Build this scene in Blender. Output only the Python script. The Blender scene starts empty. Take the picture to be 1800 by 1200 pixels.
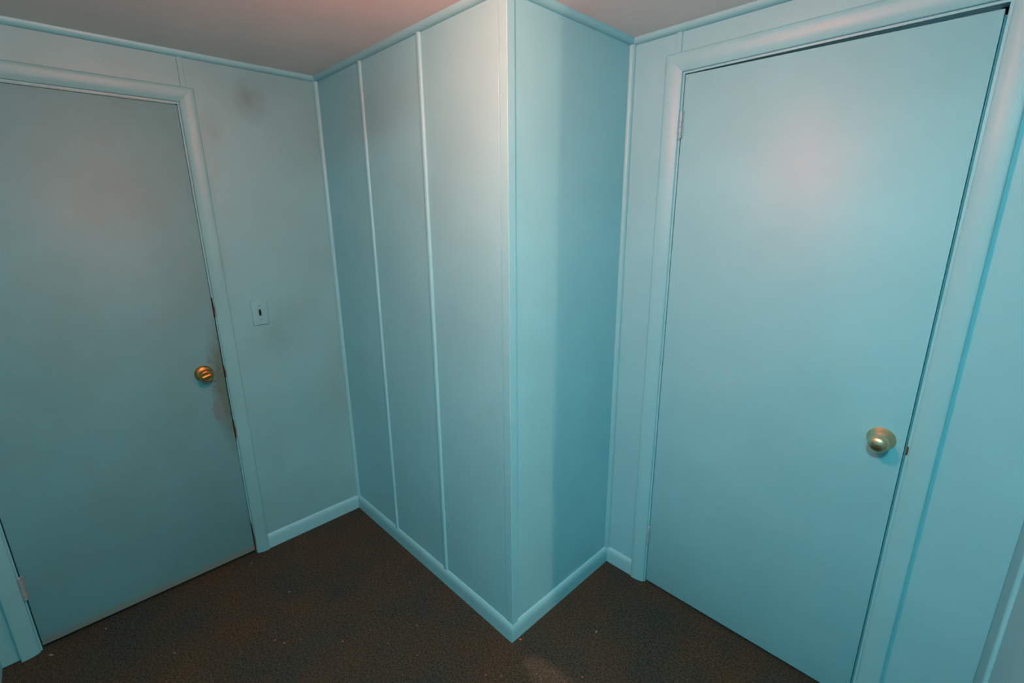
import bpy, bmesh, math, random
from mathutils import Vector, Matrix

# ------------------------------------------------------------------ camera, world, exposure
scene = bpy.context.scene
col = scene.collection
CAM = Vector((1.0488, -1.0143, 1.5871))
YAW, PITCH, ROLL, FPX = -0.7958, -0.2634, -0.0080, 826.8
fw = Vector((math.sin(YAW)*math.cos(PITCH), math.cos(YAW)*math.cos(PITCH), math.sin(PITCH)))
rt0 = Vector((math.cos(YAW), -math.sin(YAW), 0)); up0 = rt0.cross(fw)
rt = rt0*math.cos(ROLL) + up0*math.sin(ROLL); up = up0*math.cos(ROLL) - rt0*math.sin(ROLL)
cam = bpy.data.cameras.new('camera'); cam_o = bpy.data.objects.new('camera', cam); col.objects.link(cam_o)
m = Matrix.Identity(4)
for i in range(3):
    m[i][0] = rt[i]; m[i][1] = up[i]; m[i][2] = -fw[i]; m[i][3] = CAM[i]
cam_o.matrix_world = m
cam.sensor_fit = 'HORIZONTAL'; cam.sensor_width = 36.0; cam.lens = 36.0*FPX/1800.0
cam.clip_start = 0.02; cam.clip_end = 50
scene.camera = cam_o

world = bpy.data.worlds.new('world'); scene.world = world; world.use_nodes = True
world.node_tree.nodes['Background'].inputs[0].default_value = (0.55, 0.70, 0.80, 1)
world.node_tree.nodes['Background'].inputs[1].default_value = 0.0

LAMP_POS = (0.33, -0.62, 2.184)
LAMP_COL = (1.0, 0.222, 0.136)
LAMP_STRENGTH = 570.0
BULB_POS = (3.00, -0.215, 2.184)
BULB_COL = (1.0, 0.44, 0.30)
BULB_STRENGTH = 2300.0
HALL_POS = (1.06, -1.02, 2.184)
HALL_COL = (0.40, 0.96, 1.0)
HALL_STRENGTH = 235.0

vs = scene.view_settings
vs.view_transform = 'Standard'; vs.look = 'None'; vs.gamma = 1.0; vs.use_curve_mapping = False
vs.exposure = 0.0

# ------------------------------------------------------------------ dimensions (metres)
A = 1.2288        # left wall at x = -A
B = 0.6282        # right wall (second door) at y = B
H = 2.184         # ceiling
S = 1.2186        # side wall at x = S
T = -1.405        # near wall at y = T
HX, HY = 4.00, -2.45   # the landing behind the camera

# ------------------------------------------------------------------ materials
def srgb(r, g, b):
    f = lambda c: (c/255/12.92) if c/255 <= 0.04045 else ((c/255+0.055)/1.055)**2.4
    return (f(r), f(g), f(b), 1)

class NT:
    def __init__(s, name):
        s.m = bpy.data.materials.new(name); s.m.use_nodes = True
        s.t = s.m.node_tree; s.n = s.t.nodes; s.l = s.t.links
        s.b = s.n['Principled BSDF']
    def node(s, ty, **kw):
        n = s.n.new(ty)
        for k, v in kw.items():
            if k in n.inputs.keys() if isinstance(k, str) else False: n.inputs[k].default_value = v
            else: setattr(n, k, v)
        return n
    def link(s, a, b): s.l.new(a, b)
    def coord(s):
        return s.node('ShaderNodeTexCoord').outputs['Object']
    def noise(s, vec, scale, detail=3, rough=0.5, sc=None):
        if sc is not None:
            mp = s.node('ShaderNodeMapping'); mp.inputs['Scale'].default_value = sc
            s.link(vec, mp.inputs['Vector']); vec = mp.outputs['Vector']
        n = s.node('ShaderNodeTexNoise'); n.inputs['Scale'].default_value = scale
        n.inputs['Detail'].default_value = detail; n.inputs['Roughness'].default_value = rough
        s.link(vec, n.inputs['Vector']); return n.outputs['Fac']
    def ramp(s, fac, stops):
        r = s.node('ShaderNodeValToRGB'); e = r.color_ramp.elements
        while len(e) < len(stops): e.new(0.5)
        for el, (p, c) in zip(e, stops):
            el.position = p; el.color = c if hasattr(c, '__len__') else (c, c, c, 1)
        s.link(fac, r.inputs['Fac']); return r.outputs['Color']
    def mix(s, fac, c1, c2, mode='MIX'):
        n = s.node('ShaderNodeMix', data_type='RGBA', blend_type=mode)
        for sock, v in ((n.inputs[0], fac), (n.inputs[6], c1), (n.inputs[7], c2)):
            if hasattr(v, 'is_output'): s.link(v, sock)
            else: sock.default_value = v
        return n.outputs[2]
    def math(s, op, a, b=0.0, clamp=False):
        n = s.node('ShaderNodeMath', operation=op); n.use_clamp = clamp
        for sock, v in ((n.inputs[0], a), (n.inputs[1], b)):
            if hasattr(v, 'is_output'): s.link(v, sock)
            else: sock.default_value = v
        return n.outputs[0]
    def bump(s, h, strength=0.2, dist=0.002):
        n = s.node('ShaderNodeBump'); n.inputs['Strength'].default_value = strength
        n.inputs['Distance'].default_value = dist
        s.link(h, n.inputs['Height']); s.link(n.outputs['Normal'], s.b.inputs['Normal'])
    def blob(s, vec, centre, radii):
        """1 at the centre, 0 at the edge of an ellipsoid, in object space"""
        v = s.node('ShaderNodeVectorMath', operation='SUBTRACT'); s.link(vec, v.inputs[0]); v.inputs[1].default_value = centre
        d = s.node('ShaderNodeVectorMath', operation='DIVIDE'); s.link(v.outputs[0], d.inputs[0]); d.inputs[1].default_value = radii
        l = s.node('ShaderNodeVectorMath', operation='LENGTH'); s.link(d.outputs[0], l.inputs[0])
        return s.math('SUBTRACT', 1.0, l.outputs['Value'], clamp=True)

PAINT = (0.200, 0.580, 0.665, 1)

def paint(name, base=PAINT, rough=0.48, grime=0.0, spec=0.5):
    k = NT(name); co = k.coord()
    big = k.noise(co, 2.3, 4, 0.55)
    c = k.mix(1.0, base, k.ramp(big, [(0.3, 0.93), (0.7, 1.04)]), 'MULTIPLY')
    if grime:
        g = k.noise(co, 3.1, 6, 0.62)
        gf = k.math('MULTIPLY', k.ramp(g, [(0.42, 0.0), (0.72, 1.0)]), grime)
        c = k.mix(gf, c, (base[0]*0.85, base[1]*0.66, base[2]*0.58, 1))
    k.link(c, k.b.inputs['Base Color'])
    fine = k.noise(co, 260, 2, 0.6)
    roll = k.noise(co, 60, 2, 0.5)
    k.bump(k.math('ADD', fine, roll), 0.10, 0.0012)
    r = k.noise(co, 7, 3, 0.5)
    k.link(k.math('ADD', k.math('MULTIPLY', r, 0.12), rough-0.06), k.b.inputs['Roughness'])
    k.b.inputs['Specular IOR Level'].default_value = spec
    return k

M = {}
M['paint'] = paint('cyan_satin_paint').m
M['trim'] = paint('cyan_trim_paint', rough=0.45).m
M['door'] = paint('cyan_door_paint', rough=0.48, grime=0.05).m

# left wall: the same paint, dirtier, with a few sooty smudges
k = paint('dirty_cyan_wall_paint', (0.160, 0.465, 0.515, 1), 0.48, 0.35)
co = k.coord(); src = k.b.inputs['Base Color'].links[0].from_socket
nz = k.noise(co, 14, 5, 0.6)
for ctr, rad, amt in (((-A, -0.285, 2.05), (0.2, 0.075, 0.10), 0.75), ((-A, -0.44, 1.93), (0.2, 0.05, 0.10), 0.35),
                      ((-A, -0.30, 1.05), (0.2, 0.16, 0.20), 0.30), ((-A, -0.40, 0.55), (0.2, 0.10, 0.20), 0.35)):
    f = k.math('MULTIPLY', k.math('MULTIPLY', k.blob(co, ctr, rad), k.ramp(nz, [(0.3, 0.2), (0.65, 1.0)])), amt)
    src = k.mix(f, src, (0.075, 0.175, 0.18, 1))
k.link(src, k.b.inputs['Base Color'])
M['wall_dirty'] = k.m

# first door: worn paint, hand grime along the lock edge, a bare chip, a dirty kick line
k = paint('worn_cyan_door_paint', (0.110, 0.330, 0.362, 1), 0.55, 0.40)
co = k.coord(); src = k.b.inputs['Base Color'].links[0].from_socket
nz = k.noise(co, 22, 6, 0.65)
f = k.math('MULTIPLY', k.blob(co, (-A, -0.553, 0.86), (0.2, 0.060, 0.34)), k.ramp(nz, [(0.25, 0.5), (0.6, 1.0)]))
src = k.mix(k.math('MULTIPLY', f, 1.9, clamp=True), src, (0.080, 0.165, 0.135, 1))
ck = k.noise(co, 85, 5, 0.7)
f = k.math('MULTIPLY', k.math('GREATER_THAN', k.blob(co, (-A, -0.572, 0.93), (0.2, 0.045, 0.14)), 0.15), k.math('GREATER_THAN', ck, 0.555))
src = k.mix(k.math('MULTIPLY', f, 0.6), src, (0.06, 0.10, 0.10, 1))
nz2 = k.noise(co, 75, 7, 0.8)
bl = k.math('ADD', k.blob(co, (-A, -0.592, 0.765), (0.2, 0.030, 0.075)), k.math('MULTIPLY', k.math('SUBTRACT', nz2, 0.5), 1.7))
src = k.mix(k.math('GREATER_THAN', bl, 0.30), src, (0.115, 0.205, 0.225, 1))
# scuffed strip along the bottom rail
sx = k.node('ShaderNodeSeparateXYZ'); k.link(co, sx.inputs[0])
low = k.math('SUBTRACT', 1.0, k.math('DIVIDE', sx.outputs['Z'], 0.062), clamp=True)
lowf = k.math('MULTIPLY', k.ramp(k.math('ADD', low, k.math('MULTIPLY', k.math('SUBTRACT', nz, 0.5), 0.5)), [(0.12, 0.0), (0.42, 1.0)]), 0.75)
src = k.mix(lowf, src, (0.19, 0.25, 0.215, 1))
k.link(src, k.b.inputs['Base Color'])
# an old paper patch / roller overlap in the upper left of the door
M['door_worn'] = k.m

def simple(name, color, rough=0.5, metal=0.0, nscale=0, namt=0.0, bump=0.0):
    k = NT(name); k.b.inputs['Roughness'].default_value = rough; k.b.inputs['Metallic'].default_value = metal
    if nscale:
        co = k.coord(); n = k.noise(co, nscale, 4, 0.6)
        k.link(k.mix(1.0, color, k.ramp(n, [(0.3, 1.0-namt), (0.7, 1.0+namt)]), 'MULTIPLY'), k.b.inputs['Base Color'])
        if bump: k.bump(n, bump, 0.002)
    else: k.b.inputs['Base Color'].default_value = color
    return k.m

M['hinge'] = simple('painted_hinge', (0.20, 0.46, 0.52, 1), 0.38, 0.0, 90, 0.18)
M['hinge_worn'] = simple('worn_painted_hinge', (0.24, 0.31, 0.33, 1), 0.45, 0.1, 70, 0.3)
M['raw_wood'] = simple('bare_brown_wood', (0.085, 0.045, 0.028, 1), 0.8, 0, 40, 0.4, 0.3)
M['dark'] = simple('shade_and_latch_black', (0.012, 0.011, 0.010, 1), 0.95, 0, 30, 0.2)  # near-black stands in for shade behind the doors; also colours the latch plate
M['slot'] = simple('dark_switch_slot', (0.006, 0.003, 0.003, 1), 0.6, 0, 30, 0.2)
M['screw'] = simple('painted_screw', (0.12, 0.21, 0.22, 1), 0.5, 0.2, 60, 0.2)
M['brass_aged'] = simple('aged_satin_brass', (0.78, 0.62, 0.36, 1), 0.30, 1.0, 35, 0.12)
M['brass_orange'] = simple('tarnished_orange_brass', (0.62, 0.30, 0.085, 1), 0.27, 1.0, 60, 0.22)
M['crumb'] = simple('rusty_orange_crumb', (0.42, 0.13, 0.05, 1), 0.8, 0, 200, 0.3)
M['lint'] = simple('pale_lint', (0.30, 0.25, 0.19, 1), 0.9, 0, 200, 0.3)
M['white_metal'] = simple('white_enamel', (0.75, 0.73, 0.70, 1), 0.4, 0, 20, 0.03)

# ceiling: flat off-white, faintly uneven
k = NT('off_white_ceiling'); co = k.coord()
n = k.noise(co, 2.0, 4, 0.5)
k.link(k.mix(1.0, (0.82, 0.77, 0.74, 1), k.ramp(n, [(0.3, 0.90), (0.7, 1.05)]), 'MULTIPLY'), k.b.inputs['Base Color'])
k.b.inputs['Roughness'].default_value = 0.7
k.bump(k.math('ADD', k.noise(co, 180, 3, 0.6), k.math('MULTIPLY', k.noise(co, 9, 2, 0.5), 3.0)), 0.12, 0.003)
M['ceiling'] = k.m

# carpet: dark low pile, green-grey with brown soiling and a paler worn trail
k = NT('dark_low_pile_carpet'); co = k.coord()
pile = k.noise(co, 330, 3, 0.75); tuft = k.noise(co, 120, 3, 0.7)
soil = k.noise(co, 3.4, 5, 0.6)
c = k.mix(k.ramp(soil, [(0.36, 0.0), (0.66, 1.0)]), (0.030, 0.046, 0.040, 1), (0.054, 0.050, 0.030, 1))
tr = k.blob(co, (0.22, -0.02, 0.0), (0.17, 0.075, 0.5))
tr = k.math('MULTIPLY', k.ramp(k.math('ADD', tr, k.math('MULTIPLY', k.math('SUBTRACT', k.noise(co, 12, 4, 0.6), 0.5), 0.7)), [(0.18, 0.0), (0.5, 1.0)]), 0.65)
c = k.mix(tr, c, (0.105, 0.092, 0.066, 1))
c = k.mix(1.0, c, k.ramp(pile, [(0.34, 0.15), (0.68, 2.2)]), 'MULTIPLY')
c = k.mix(1.0, c, k.ramp(tuft, [(0.34, 0.50), (0.68, 1.55)]), 'MULTIPLY')
k.link(c, k.b.inputs['Base Color'])
k.b.inputs['Roughness'].default_value = 0.95; k.b.inputs['Specular IOR Level'].default_value = 0.15
k.bump(k.math('ADD', pile, k.math('MULTIPLY', tuft, 1.5)), 0.9, 0.006)
M['carpet'] = k.m

def glow(name, colr, strength):
    k = NT(name); k.b.inputs['Base Color'].default_value = (0.8, 0.78, 0.72, 1)
    k.b.inputs['Emission Color'].default_value = (*colr, 1); k.b.inputs['Emission Strength'].default_value = strength
    return k.m
M['glass_lit'] = glow('lit_frosted_glass', LAMP_COL, LAMP_STRENGTH)
M['glass_hall'] = glow('lit_frosted_glass_landing', HALL_COL, HALL_STRENGTH)
M['bulb_lit'] = glow('lit_bare_bulb', BULB_COL, BULB_STRENGTH)

# ------------------------------------------------------------------ mesh helpers
def finish(name, bm, mat, parent=None, smooth=None):
    bmesh.ops.recalc_face_normals(bm, faces=bm.faces[:])
    me = bpy.data.meshes.new(name); bm.to_mesh(me); bm.free()
    me.materials.append(M[mat])
    if smooth is not None:
        for p in me.polygons: p.use_smooth = True
        me.set_sharp_from_angle(angle=math.radians(smooth))
    o = bpy.data.objects.new(name, me); col.objects.link(o)
    if parent is not None: o.parent = parent
    return o

def box_into(bm, lo, hi, bevel=0.0, seg=1):
    lo = Vector(lo); hi = Vector(hi); c = (lo+hi)/2; d = hi-lo
    r = bmesh.ops.create_cube(bm, size=1.0, matrix=Matrix.Translation(c) @ Matrix.Diagonal((*d, 1)))
    if bevel:
        es = list({e for v in r['verts'] for e in v.link_edges})
        bmesh.ops.bevel(bm, geom=es, offset=bevel, segments=seg, affect='EDGES', profile=0.5)

def box(name, lo, hi, mat, parent=None, bevel=0.0, seg=1, smooth=None):
    lo2 = [min(a, b) for a, b in zip(lo, hi)]; hi2 = [max(a, b) for a, b in zip(lo, hi)]
    bm = bmesh.new(); box_into(bm, lo2, hi2, bevel, seg)
    return finish(name, bm, mat, parent, smooth if smooth else (35 if seg > 1 else None))

def boxes(name, lst, mat, parent=None):
    bm = bmesh.new()
    for lo, hi in lst: box_into(bm, lo, hi)
    return finish(name, bm, mat, parent)

def sweep(name, prof, p0, p1, out, upv, mat, parent=None, m0=(0, 0), m1=(0, 0), smooth=40):
    """extrude a 2-D profile (o along out, h along upv) from p0 to p1; m0/m1 = mitre shift along the run per unit o and h"""
    p0, p1, out, upv = Vector(p0), Vector(p1), Vector(out), Vector(upv)
    d = (p1-p0).normalized(); bm = bmesh.new(); a = []; b = []
    for o, h in prof:
        a.append(bm.verts.new(p0 + out*o + upv*h + d*(m0[0]*o + m0[1]*h)))
        b.append(bm.verts.new(p1 + out*o + upv*h + d*(m1[0]*o + m1[1]*h)))
    n = len(prof)
    for i in range(n): bm.faces.new((a[i], a[(i+1) % n], b[(i+1) % n], b[i]))
    bm.faces.new(a); bm.faces.new(list(reversed(b)))
    return finish(name, bm, mat, parent, smooth)

def lathe(name, prof, centre, axis, mat, parent=None, seg=40, smooth=35):
    """prof = [(distance along axis, radius)]"""
    axis = Vector(axis).normalized(); c = Vector(centre)
    u = axis.orthogonal().normalized(); v = axis.cross(u); bm = bmesh.new(); rings = []
    for t, r in prof:
        if r <= 1e-6: rings.append([bm.verts.new(c + axis*t)])
        else: rings.append([bm.verts.new(c + axis*t + (u*math.cos(2*math.pi*i/seg) + v*math.sin(2*math.pi*i/seg))*r) for i in range(seg)])
    for r0, r1 in zip(rings, rings[1:]):
        for i in range(seg):
            j = (i+1) % seg
            if len(r0) == 1 and len(r1) == 1: continue
            if len(r0) == 1: bm.faces.new((r0[0], r1[i], r1[j]))
            elif len(r1) == 1: bm.faces.new((r0[i], r0[j], r1[0]))
            else: bm.faces.new((r0[i], r0[j], r1[j], r1[i]))
    return finish(name, bm, mat, parent, smooth)

def tag(o, label, cat=None, group=None, kind=None):
    o['label'] = label
    if cat: o['category'] = cat
    if group: o['group'] = group
    if kind: o['kind'] = kind
    return o

def empty(name, loc, label, cat, kind=None, group=None):
    o = bpy.data.objects.new(name, None); col.objects.link(o); o.empty_display_size = 0.05
    return tag(o, label, cat, group, kind)     # stays at the origin: children carry world coordinates

# profiles
def qround(r, n=8, flat=0.002):
    """quarter round filling an inside corner: flat along both faces, convex nose"""
    p = [(0, 0), (r, 0), (r, flat)]
    for i in range(1, n):
        a = math.pi/2*i/n
        p.append((flat + (r-flat)*math.cos(a), flat + (r-flat)*math.sin(a)))
    return p + [(flat, r), (0, r)]
BASE = [(0, 0), (0.0125, 0), (0.0125, 0.040), (0.0120, 0.050), (0.0105, 0.059), (0.0080, 0.066), (0.0045, 0.0715), (0.0015, 0.0740), (0, 0.0742)]
def casing_prof(w):
    s = w/0.057
    return [(0, 0), (0.0065, 0), (0.0080, 0.0015*s), (0.0098, 0.006*s), (0.0122, 0.012*s), (0.0143, 0.018*s), (0.0160, 0.025*s),
            (0.0172, 0.033*s), (0.0180, 0.042*s), (0.0180, 0.0525*s), (0.0172, 0.0555*s), (0.0155, w), (0, w)]
BATTEN = [(0, -0.0105), (0.0045, -0.0105), (0.0072, -0.0085), (0.0085, -0.0045), (0.0088, 0), (0.0085, 0.0045), (0.0072, 0.0085), (0.0045, 0.0105), (0, 0.0105)]
FLATBAT = [(0, -0.0095), (0.0045, -0.0095), (0.0058, -0.0083), (0.0058, 0.0083), (0.0045, 0.0095), (0, 0.0095)]
GAPF = 0.004      # thickness of the wall panels in front of the backing

# ------------------------------------------------------------------ floor and ceiling
fl = box('floor', (-A-0.9, HY-0.1, -0.08), (HX+0.1, B+0.9, 0.0), 'carpet')
tag(fl, 'dark low-pile carpet with brown soiling and a pale worn trail', 'floor', kind='structure')
ce = box('ceiling', (-A-0.2, HY-0.1, H), (HX+0.1, B+0.2, H+0.08), 'ceiling')
tag(ce, 'off-white flat ceiling with warm lamp glow', 'ceiling', kind='structure')

# ------------------------------------------------------------------ wall_left (x = -A) with the first door
D1_Y0, D1_Y1, D1_TOP = -1.295, -0.5485, 1.9970      # door leaf edges
O1_Y0, O1_Y1, O1_TOP = -1.2985, -0.5445, 2.0015     # clear opening between jambs
JT = 0.020
R1_Y0, R1_Y1, R1_TOP = O1_Y0-JT, O1_Y1+JT, O1_TOP+JT
xb = -A-GAPF
wl = boxes('wall_left', [((xb-0.10, R1_Y1, 0), (xb, 0.10, H)), ((xb-0.10, T-0.10, 0), (xb, R1_Y0, H)), ((xb-0.10, R1_Y0, R1_TOP), (xb, R1_Y1, H))], 'wall_dirty')
tag(wl, 'grimy cyan panelled wall around the shabby left door', 'wall', kind='structure')
box('panel', (xb, -0.516, 0), (-A, 0, H), 'wall_dirty', wl, 0.0008)
box('panel', (xb, T, R1_TOP), (-A, -0.5175, H), 'wall_dirty', wl, 0.0008)
box('panel', (xb, T, 0), (-A, R1_Y0, R1_TOP), 'wall_dirty', wl, 0.0008)
sweep('batten', FLATBAT, (-A, -0.517, 2.05), (-A, -0.517, H-0.018), (1, 0, 0), (0, 1, 0), 'wall_dirty', wl)

# ------------------------------------------------------------------ box-out: left face (y = 0) and right face (x = 0)
yb = GAPF
wa = box('wall_box_left', (xb, yb, 0), (-GAPF, yb+0.09, H), 'paint')
tag(wa, 'cyan panelled left face of the jutting corner, with two battens', 'wall', kind='structure')
B1, B2 = -0.820, -0.4135
for x0, x1 in ((-A, B1-0.0008), (B1+0.0008, B2-0.0008), (B2+0.0008, -0.0325)):
    box('panel', (x0, 0, 0), (x1, yb, H), 'paint', wa, 0.0008)
for x in (B1, B2):
    sweep('batten', BATTEN, (x, 0, 0.0735), (x, 0, H-0.017), (0, -1, 0), (1, 0, 0), 'trim', wa)

wb = box('wall_box_right', (-0.094, 0.094, 0), (-0.012, B+0.10, H), 'paint')
tag(wb, 'bright cyan shaded right face of the jutting corner', 'wall', kind='structure')
box('panel', (-0.012, 0.0005, 0), (0, B, H), 'paint', wb)

# ------------------------------------------------------------------ wall_right (y = B) with the second door
D2_X0, D2_X1 = 0.2115, 0.9630
D2_T0, D2_T1 = 2.0335, 2.0250                       # the leaf has dropped on its lock side
O2_X0, O2_X1, O2_TOP = 0.2085, 0.9690, 2.0370
R2_X0, R2_X1, R2_TOP = O2_X0-JT, O2_X1+JT, O2_TOP+JT
yb2 = B+GAPF
wr = boxes('wall_right', [((-0.012, yb2, 0), (R2_X0, yb2+0.10, H)), ((R2_X1, yb2, 0), (S+0.10, yb2+0.10, H)), ((R2_X0, yb2, R2_TOP), (R2_X1, yb2+0.10, H))], 'paint')
tag(wr, 'pale cyan panelled wall around the clean right door', 'wall', kind='structure')
RB = 0.1815
box('panel', (0, B, 0), (RB-0.0008, yb2, H), 'paint', wr, 0.0008)
box('panel', (RB+0.0008, B, R2_TOP), (S, yb2, H), 'paint', wr, 0.0008)
box('panel', (R2_X1, B, 0), (S, yb2, R2_TOP), 'paint', wr, 0.0008)
sweep('batten', FLATBAT, (RB, B, 2.085), (RB, B, H-0.018), (0, -1, 0), (1, 0, 0), 'paint', wr)

# ------------------------------------------------------------------ wall_side (x = S) stub, wall_near (y = T), landing walls
S_END = 0.05
ws = box('wall_side', (S+GAPF, S_END, 0), (S+0.10, B, H), 'paint')
tag(ws, 'dark cyan wall sliver at the right edge with one batten', 'wall', kind='structure')
box('panel', (S, 0.4216, 0), (S+GAPF, B, H), 'paint', ws, 0.0008)
box('panel', (S, S_END, 0), (S+GAPF, 0.4200, H), 'paint', ws, 0.0008)
sweep('batten', BATTEN, (S, 0.421, 0.0), (S, 0.421, H-0.017), (-1, 0, 0), (0, 1, 0), 'trim', ws)
wn = box('wall_near', (-A, T-0.10, 0), (0.15, T, H), 'paint')
tag(wn, 'cyan wall beside the hinge side of the left door', 'wall', kind='structure')
HE = 2.30         # unseen east landing wall, added to keep the passage bulb off the left wall
PASS_Y = -0.180  # end of that wall, where the passage opens; set by where bulb light falls
wq = boxes('wall_landing', [((HX, -0.70, 0), (HX+0.10, B+0.104, H)), ((HE+0.10, -0.70, 0), (HX, -0.60, H)), ((HE, HY, 0), (HE+0.10, PASS_Y, H)),
                            ((0.05, HY-0.10, 0), (HE+0.10, HY, H)), ((0.05, HY, 0), (0.15, T-0.10, H)), ((S+0.10, B+GAPF, 0), (HX, B+0.104, H))], 'paint')
tag(wq, 'cyan walls of the unseen landing, with an added stub that trims the passage bulb light', 'wall', kind='structure')

# ------------------------------------------------------------------ doors

def make_hinge(parent, p, along_wall, out, mat, knuckles=5, h=0.089, r=0.0062, tilt=0.0):
    """barrel of stacked knuckles at p (bottom centre), with pin tips and the visible slivers of both leaves"""
    p = Vector(p); hg = None
    kh = h/knuckles
    prof = [(0, 0), (0, r*0.75)]
    for i in range(knuckles):
        z0 = i*kh; z1 = z0+kh
        prof += [(z0+0.0004, r*0.80), (z0+0.0010, r), (z1-0.0010, r), (z1-0.0004, r*0.80)]
    prof += [(h, r*0.75), (h, 0)]
    hg = lathe('hinge', prof, p, (0, 0, 1), mat, parent, 20, 40)
    for z, s in ((h, 1), (0, -1)):
        lathe('pin_tip', [(0, 0.0045), (0.0018*s, 0.0048), (0.0034*s, 0.0036), (0.0042*s, 0)], p+Vector((0, 0, z)), (0, 0, 1), mat, hg, 16)
    aw = Vector(along_wall); o = Vector(out)
    for s in (-1, 1):
        c = p + aw*(0.0045*s) - o*0.0055
        d = aw*0.0042 + o*0.0016
        lo = [min(c[i]-abs(d[i]), c[i]+abs(d[i])) for i in range(3)]; hi = [max(c[i]-abs(d[i]), c[i]+abs(d[i])) for i in range(3)]
        lo[2] = p.z; hi[2] = p.z+h
        box('hinge_leaf', lo, hi, mat, hg, 0.0004)
    return hg

# --- door 1 (left, worn)
d1 = empty('door_1', None, 'worn cyan left door with grimy lock edge and orange brass knob', 'door', 'structure')
LT = 0.035
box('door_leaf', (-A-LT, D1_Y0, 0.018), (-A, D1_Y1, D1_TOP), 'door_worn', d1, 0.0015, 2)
boxes('jamb', [((-A-0.11, R1_Y0, 0), (-A-0.0005, O1_Y0, R1_TOP)), ((-A-0.11, O1_Y1, 0), (-A-0.0005, R1_Y1, R1_TOP)), ((-A-0.11, O1_Y0, O1_TOP), (-A-0.0005, O1_Y1, R1_TOP))], 'wall_dirty', d1)
boxes('door_stop', [((-A-LT-0.014, O1_Y0, 0), (-A-LT-0.002, O1_Y0+0.012, O1_TOP)), ((-A-LT-0.014, O1_Y1-0.012, 0), (-A-LT-0.002, O1_Y1, O1_TOP)), ((-A-LT-0.014, O1_Y0, O1_TOP-0.012), (-A-LT-0.002, O1_Y1, O1_TOP))], 'raw_wood', d1)
# raw split wood showing on the jamb edge where the paint skin has torn off
for z0_, z1_, w_ in ((1.175, 1.258, 0.0032), (0.905, 0.960, 0.0040), (0.615, 0.705, 0.0036), (0.0, 0.165, 0.0034)):
    bm = bmesh.new(); n_ = 9; fr = []; bk = []
    for i in range(n_+1):        # ragged, tapering sliver of torn wood
        z_ = z0_ + (z1_-z0_)*i/n_
        w2 = w_*(0.35 + 0.65*math.sin(math.pi*min(1, 0.12+i/n_))) * (1.0 + 0.25*math.sin(i*5.1))
        fr.append([bm.verts.new((-A+0.0005, O1_Y1-0.0006, z_)), bm.verts.new((-A+0.0005, O1_Y1+w2, z_))])
        bk.append([bm.verts.new((-A-0.030, O1_Y1-0.0006, z_)), bm.verts.new((-A-0.030, O1_Y1+w2, z_))])
    for i in range(n_):
        bm.faces.new((fr[i][0], fr[i][1], fr[i+1][1], fr[i+1][0])); bm.faces.new((bk[i][0], bk[i][1], bk[i+1][1], bk[i+1][0]))
        for q in (0, 1): bm.faces.new((fr[i][q], fr[i+1][q], bk[i+1][q], bk[i][q]))
    for i in (0, n_): bm.faces.new((fr[i][0], fr[i][1], bk[i][1], bk[i][0]))
    tag(finish('bare_jamb_edge', bm, 'raw_wood', d1), 'bare brown wood where paint tore off the jamb edge')
# the thick paint skin still bridging the gap above and below
box('paint_skin', (-A-0.006, D1_Y1+0.0012, 1.262), (-A+0.0008, O1_Y1+0.0030, O1_TOP), 'wall_dirty', d1, 0.0007)
box('paint_skin', (-A-0.006, D1_Y1+0.0012, 0.170), (-A+0.0008, O1_Y1+0.0030, 0.600), 'wall_dirty', d1, 0.0007)
box('paint_skin', (-A-0.006, D1_Y0+0.004, D1_TOP+0.0012), (-A+0.0006, D1_Y1-0.004, O1_TOP-0.0008), 'wall_dirty', d1, 0.0005)
for z in (0.236, 1.715):
    hg = make_hinge(d1, (-A+0.0068, -1.2972, z), (0, 1, 0), (1, 0, 0), 'hinge_worn', 5, 0.095, 0.0075)
    tag(hg, 'worn grey painted hinge')
lp = box('latch_plate', (-A-0.026, D1_Y1-0.0004, 0.915), (-A-0.003, D1_Y1+0.0012, 0.972), 'dark', d1, 0.0003)
tag(lp, 'dark latch plate in the door edge')
K1 = Vector((-A, -0.6235, 0.9455))
kn = lathe('knob', [(0.0, 0.0), (0.0, 0.0330), (0.0025, 0.0335), (0.0060, 0.0318), (0.0085, 0.0290), (0.0100, 0.0286), (0.0120, 0.0262), (0.0150, 0.0180), (0.0200, 0.0140),
                     (0.0270, 0.0140), (0.0320, 0.0190), (0.0370, 0.0245), (0.0430, 0.0268), (0.0500, 0.0265), (0.0560, 0.0240), (0.0590, 0.0215), (0.0600, 0.0195),
                     (0.0592, 0.0185), (0.0592, 0.0)], K1, (1, 0, 0), 'brass_orange', d1, 48)
tag(kn, 'tarnished orange brass knob with a turn button')
# turn button across the flat face, slightly tilted
bm = bmesh.new(); box_into(bm, (-0.0005, -0.0165, -0.0036), (0.0075, 0.0165, 0.0036), 0.0018, 2)
bmesh.ops.transform(bm, matrix=Matrix.Translation(K1+Vector((0.0592, 0, 0))) @ Matrix.Rotation(math.radians(14), 4, 'X'), verts=bm.verts[:])
tb = finish('turn_button', bm, 'brass_orange', kn, 35)

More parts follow.
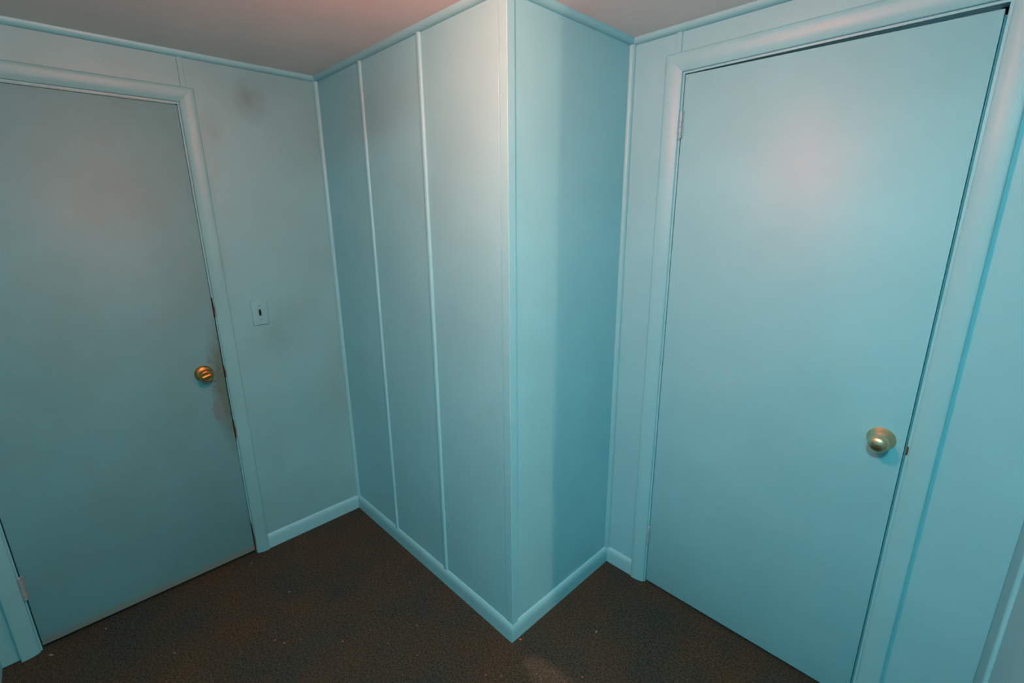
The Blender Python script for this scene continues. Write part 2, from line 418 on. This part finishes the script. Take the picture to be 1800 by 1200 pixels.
# --- door 2 (right, clean)
d2 = empty('door_2', None, 'smooth pale cyan right door with aged brass knob', 'door', 'structure')
bm = bmesh.new()
vv = [bm.verts.new((x, y, z)) for y in (B, B+LT) for (x, z) in ((D2_X0, 0.014), (D2_X1, 0.010), (D2_X1, D2_T1), (D2_X0, D2_T0))]
for f in ((0, 1, 2, 3), (7, 6, 5, 4), (0, 4, 5, 1), (1, 5, 6, 2), (2, 6, 7, 3), (3, 7, 4, 0)): bm.faces.new([vv[i] for i in f])
bmesh.ops.bevel(bm, geom=bm.edges[:], offset=0.0014, segments=2, affect='EDGES', profile=0.5)
finish('door_leaf', bm, 'door', d2, 35)
boxes('jamb', [((R2_X0, B+0.0005, 0), (O2_X0, B+0.11, R2_TOP)), ((O2_X1, B+0.0005, 0), (R2_X1, B+0.11, R2_TOP)), ((O2_X0, B+0.0005, O2_TOP), (O2_X1, B+0.11, R2_TOP))], 'trim', d2)
boxes('door_stop', [((O2_X0, B+LT+0.002, 0), (O2_X0+0.012, B+LT+0.014, O2_TOP)), ((O2_X1-0.014, B+LT+0.002, 0), (O2_X1, B+LT+0.014, O2_TOP)), ((O2_X0, B+LT+0.002, O2_TOP-0.016), (O2_X1, B+LT+0.014, O2_TOP))], 'trim', d2)
for z in (1.836, 0.202):
    hg = make_hinge(d2, (0.2098, B-0.0062, z), (1, 0, 0), (0, -1, 0), 'hinge', 5, 0.086, 0.0062)
sp = box('strike_plate', (O2_X1-0.0012, B+0.003, 0.905), (O2_X1+0.0006, B+0.026, 0.962), 'brass_aged', d2, 0.0003)
tag(sp, 'small brass strike plate in chipped jamb')
ch = box('bare_jamb_edge', (O2_X1-0.0010, B-0.0002, 0.918), (O2_X1+0.0040, B+0.004, 0.944), 'raw_wood', d2, 0.0006)
K2 = Vector((0.9085, B, 0.9480))
kn = lathe('knob', [(0.0, 0.0), (0.0, 0.0345), (0.0020, 0.0350), (0.0038, 0.0342), (0.0050, 0.0325), (0.0130, 0.0265), (0.0200, 0.0200), (0.0230, 0.0165), (0.0260, 0.0160),
                     (0.0270, 0.0190), (0.0310, 0.0228), (0.0370, 0.0252), (0.0430, 0.0258), (0.0490, 0.0250), (0.0550, 0.0222), (0.0595, 0.0172), (0.0620, 0.0110), (0.0630, 0.0040), (0.0630, 0.0)],
           K2, (0, -1, 0), 'brass_aged', d2, 48)
tag(kn, 'aged satin brass knob on a flared rose')
lathe('keyhole_pip', [(0.0, 0.0030), (0.0012, 0.0028), (0.0012, 0.0014), (0.0004, 0.0012), (0.0004, 0.0)], K2+Vector((0, -0.0628, 0)), (0, -1, 0), 'raw_wood', kn, 16)

# added near-black boxes behind both doors; their colour stands in for gap shade
vb = boxes('wall_gap_backing', [((-A-0.60, D1_Y0-0.2, 0), (-A-0.55, D1_Y1+0.2, H)), ((-0.0, B+0.55, 0), (S, B+0.60, H)),
                           ((-A-0.60, D1_Y0-0.22, 0), (xb-0.10, D1_Y0-0.17, H)), ((-A-0.60, D1_Y1+0.17, 0), (xb-0.10, D1_Y1+0.22, H)),
                           ((-0.05, yb2+0.10, 0), (0.0, B+0.60, H)), ((S, yb2+0.10, 0), (S+0.05, B+0.60, H)),
                           ((-A-0.60, D1_Y0-0.22, H), (xb-0.10, D1_Y1+0.22, H+0.05)), ((-0.05, yb2+0.10, H), (S+0.05, B+0.60, H+0.05))], 'dark')
tag(vb, 'added black backing behind the shut doors, coloured as shade', 'wall', kind='structure')

# ------------------------------------------------------------------ casings
def casing(name, label, parts, mat):
    t = empty(name, None, label, 'door trim', 'structure')
    for nm, p0, p1, out, upv, prof, m0, m1 in parts: sweep(nm, prof, p0, p1, out, upv, mat, t, m0, m1, 50)
    return t
CW1 = 0.0525; c1r, c1l, c1t = O1_Y1+0.004, O1_Y0-0.005, O1_TOP+0.007
P1 = casing_prof(CW1)
casing('trim_1', 'cyan moulded casing framing the worn left door', [
    ('casing_leg', (-A, c1r, 0), (-A, c1r, c1t), (1, 0, 0), (0, 1, 0), P1, (0, 0), (0, 1)),
    ('casing_leg', (-A, c1l, 0), (-A, c1l, c1t), (1, 0, 0), (0, -1, 0), P1, (0, 0), (0, 1)),
    ('casing_head', (-A, c1l, c1t), (-A, c1r, c1t), (1, 0, 0), (0, 0, 1), P1, (0, -1), (0, 1))], 'wall_dirty')
CW2 = 0.0575; c2l, c2r, c2t = O2_X0-0.0065, O2_X1+0.0065, O2_TOP+0.0065
P2 = casing_prof(CW2)
casing('trim_2', 'glossy cyan moulded casing framing the clean right door', [
    ('casing_leg', (c2l, B, 0), (c2l, B, c2t), (0, -1, 0), (-1, 0, 0), P2, (0, 0), (0, 1)),
    ('casing_leg', (c2r, B, 0), (c2r, B, c2t), (0, -1, 0), (1, 0, 0), P2, (0, 0), (0, 1)),
    ('casing_head', (c2l, B, c2t), (c2r, B, c2t), (0, -1, 0), (0, 0, 1), P2, (0, -1), (0, 1))], 'trim')

# ------------------------------------------------------------------ ceiling moulding, corner mouldings
CR = 0.0195; Q = qround(CR)
cr = empty('trim_3', None, 'thin cyan quarter-round moulding along the ceiling edge', 'moulding', 'structure')
dn = (0, 0, -1)
sweep('ceiling_strip', Q, (-A, T, H), (-A, 0, H), (1, 0, 0), dn, 'trim', cr, (1, 0), (-1, 0))
sweep('ceiling_strip', Q, (-A, 0, H), (0, 0, H), (0, -1, 0), dn, 'trim', cr, (1, 0), (1, 0))
sweep('ceiling_strip', Q, (0, 0, H), (0, B, H), (1, 0, 0), dn, 'trim', cr, (-1, 0), (-1, 0))
sweep('ceiling_strip', Q, (0, B, H), (S, B, H), (0, -1, 0), dn, 'trim', cr, (1, 0), (-1, 0))
sweep('ceiling_strip', Q, (S, B, H), (S, S_END, H), (-1, 0, 0), dn, 'trim', cr, (1, 0), (0, 0))

QV = qround(0.0165); zt = H-0.0185; z0 = 0.0730
t = sweep('trim_4', QV, (-A, 0, z0), (-A, 0, zt), (1, 0, 0), (0, -1, 0), 'trim')
tag(t, 'slim cyan corner strip where grimy wall meets the battened wall', 'moulding', kind='structure')
t = sweep('trim_5', QV, (0, B, z0), (0, B, zt), (1, 0, 0), (0, -1, 0), 'trim')
tag(t, 'slim cyan corner strip beside the right door wall', 'moulding', kind='structure')
# outside corner guard: an L-shaped strip
W, G, GA = 0.0285, 0.0050, 0.0020
Lp = [(0, 0), (0, -W), (G*0.5, -W), (G-0.0006, -W+0.0002), (G, -W+0.0012), (G, GA-0.0010), (G-0.0004, GA-0.0004), (G-0.0010, GA), (-W+0.0008, GA), (-W, GA*0.5), (-W, 0)]
t = sweep('trim_6', [(o, h) for o, h in Lp], (0, 0, 0.066), (0, 0, H-0.012), (1, 0, 0), (0, -1, 0), 'trim', None, (0, 0), (0, 0), 22)
tag(t, 'cyan corner guard strip on the jutting outside corner', 'moulding', kind='structure')

# ------------------------------------------------------------------ baseboards
def base(name, label, p0, p1, out, m0, m1, mat='trim'):
    o = sweep(name, BASE, p0, p1, out, (0, 0, 1), mat, None, m0, m1, 40)
    return tag(o, label, 'baseboard', kind='structure')
base('baseboard_left', 'short cyan baseboard under the light switch', (-A, c1r+CW1, 0), (-A, 0, 0), (1, 0, 0), (0, 0), (-1, 0))
base('baseboard_box_left', 'long cyan baseboard below the two battens', (-A, 0, 0), (0, 0, 0), (0, -1, 0), (1, 0), (1, 0))
base('baseboard_box_right', 'cyan baseboard on the shaded face of the jutting corner', (0, 0, 0), (0, B, 0), (1, 0, 0), (-1, 0), (-1, 0))
base('baseboard_right', 'tiny cyan baseboard piece beside the right door casing', (0, B, 0), (c2l-CW2, B, 0), (0, -1, 0), (1, 0), (0, 0))
base('baseboard_right_end', 'cyan baseboard to the right of the clean door', (c2r+CW2, B, 0), (S, B, 0), (0, -1, 0), (0, 0), (0, 0))

base('baseboard_side', 'cyan baseboard on the dark wall sliver at the right edge', (S, S_END, 0), (S, 0.4105, 0), (-1, 0, 0), (0, 0), (0, 0))
base('baseboard_side_end', 'cyan baseboard between the batten and the right corner', (S, 0.4315, 0), (S, B-0.0125, 0), (-1, 0, 0), (0, 0), (0, 0))

# ------------------------------------------------------------------ light switch
sw = empty('light_switch', None, 'painted-over cyan switch plate with a black slot beside the left door', 'light switch')
SY, SZ, SW_, SH = -0.3695, 1.1715, 0.0660, 0.1140
bm = bmesh.new()
def ring(x, hw, hh): return [bm.verts.new((x, SY+sy*hw, SZ+sz*hh)) for sy, sz in ((-1, -1), (1, -1), (1, 1), (-1, 1))]
hole = (0.0052, 0.0145)
r = [ring(-A, SW_/2, SH/2), ring(-A+0.0035, SW_/2, SH/2), ring(-A+0.0060, SW_/2-0.003, SH/2-0.003), ring(-A+0.0060, *hole), ring(-A+0.0005, *hole)]
for a_, b_ in zip(r, r[1:]):
    for i in range(4): bm.faces.new((a_[i], a_[(i+1) % 4], b_[(i+1) % 4], b_[i]))
finish('switch_plate', bm, 'wall_dirty', sw)
box('slot', (-A+0.0002, SY-0.0055, SZ-0.015), (-A+0.0012, SY+0.0055, SZ+0.015), 'slot', sw)
# broken dark toggle leaning down
bm = bmesh.new(); box_into(bm, (-0.004, -0.0036, -0.0090), (0.0045, 0.0036, 0.0090), 0.0010, 1)
bmesh.ops.transform(bm, matrix=Matrix.Translation((-A+0.0060, SY-0.0004, SZ-0.0030)) @ Matrix.Rotation(math.radians(18), 4, 'Y') @ Matrix.Rotation(math.radians(-12), 4, 'X'), verts=bm.verts[:])
tag(finish('toggle', bm, 'slot', sw), 'black broken toggle')
for dz in (0.0302, -0.0302):
    lathe('screw', [(0, 0), (0, 0.0034), (0.0010, 0.0030), (0.0014, 0.0016), (0.0008, 0.0)], (-A+0.0058, SY, SZ+dz), (1, 0, 0), 'screw', sw, 16)

# ------------------------------------------------------------------ ceiling lamps
def lamp(name, label, pos, glass, R=0.105):
    x, y, z = pos
    L = empty(name, None, label, 'lamp')
    lathe('lamp_base', [(0, 0), (0, R+0.022), (0.006, R+0.024), (0.016, R+0.018), (0.020, R+0.004), (0.020, 0)], (x, y, z), (0, 0, -1), 'white_metal', L, 48)
    prof = [(0.021, R)] + [(0.021 + 0.050*math.sin(math.pi/2*i/10), R*math.cos(math.pi/2*i/10)) for i in range(1, 10)] + [(0.071, 0)]
    lathe('lamp_shade', prof, (x, y, z), (0, 0, -1), glass, L, 48)
    lathe('finial', [(0.070, 0.0), (0.070, 0.009), (0.076, 0.008), (0.080, 0.004), (0.081, 0)], (x, y, z), (0, 0, -1), 'brass_aged', L, 20)
    return L
lamp('ceiling_lamp', 'shallow frosted ceiling lamp right above the camera, out of view', HALL_POS, 'glass_hall')

def bulb_lamp(name, label, pos, mat, r):
    x, y, z = pos
    L = empty(name, None, label, 'lamp')
    lathe('lamp_holder', [(0, 0), (0, 0.045), (0.010, 0.045), (0.016, 0.026), (0.045, 0.020), (0.045, 0)], (x, y, z), (0, 0, -1), 'white_metal', L, 32)
    prof = [(0.045, 0.013), (0.052, 0.014)] + [(0.048 + 1.0*r - r*math.cos(math.pi*i/14) + 0.004, r*math.sin(math.pi*i/14)) for i in range(3, 14)] + [(0.052 + 2*r, 0)]
    lathe('bulb', prof, (x, y, z), (0, 0, -1), mat, L, 32)
bulb_lamp('ceiling_bulb', 'round glowing bulb on the ceiling just above the frame', LAMP_POS, 'glass_lit', 0.050)
bulb_lamp('ceiling_bulb', 'bare bulb on the passage ceiling, far right and out of view', BULB_POS, 'bulb_lit', 0.034)

# ------------------------------------------------------------------ crumbs and lint on the carpet
random.seed(4)
def bit(x, y, s, mat, label, group, flat=0.5, rz=0.0, ln=1.3):
    bm = bmesh.new(); bmesh.ops.create_icosphere(bm, subdivisions=1, radius=1.0)
    for v in bm.verts: v.co *= random.uniform(0.75, 1.2)
    bmesh.ops.transform(bm, matrix=Matrix.Translation((x, y, s*flat*0.85)) @ Matrix.Rotation(rz, 4, 'Z') @ Matrix.Diagonal((s*ln, s, s*flat, 1)), verts=bm.verts[:])
    o = finish('crumb' if mat == 'crumb' else 'lint', bm, mat)
    return tag(o, label, 'debris', group)
bit(0.0250, 0.0215, 0.0052, 'crumb', 'largest orange crumb, at the foot of the jutting corner', None, 0.5, 0.7)
for x, y, s in ((0.0387, -0.1693, .0026), (0.0806, -0.1333, .0028), (-0.5301, -0.1215, .0026), (-0.3139, -0.2256, .0026), (-0.3222, -0.3513, .0022), (-0.6069, -0.6332, .0034),
                (-0.6451, -0.6537, .0034), (-0.4267, -0.369, .0024), (-0.5814, -0.5827, .0022), (0.2876, 0.0684, .0026), (-0.20, -0.30, .0022), (-0.455, -0.47, .0030)):
    bit(x, y, s, 'crumb', 'tiny orange crumb scattered on the dark carpet', 'orange crumbs on the carpet', 0.5, random.uniform(0, 3))
for x, y, s, r, ln in ((-1.1763, -1.2765, .0046, 0.6, 2.2), (-1.2113+0.03, -1.1169, .0030, 0.2, 1.6), (-0.859, -0.5249, .0026, 1.0, 2.4), (-1.1664, -0.586, .0026, 1.0, 1.8), (-0.8576, -0.9434, .0024, 0.3, 2.0), (0.2102, 0.2581, .0034, 2.0, 2.0)):
    bit(x, y, s, 'lint', 'pale fleck of lint lying on the dark carpet', 'lint flecks on the carpet', 0.35, r, ln)
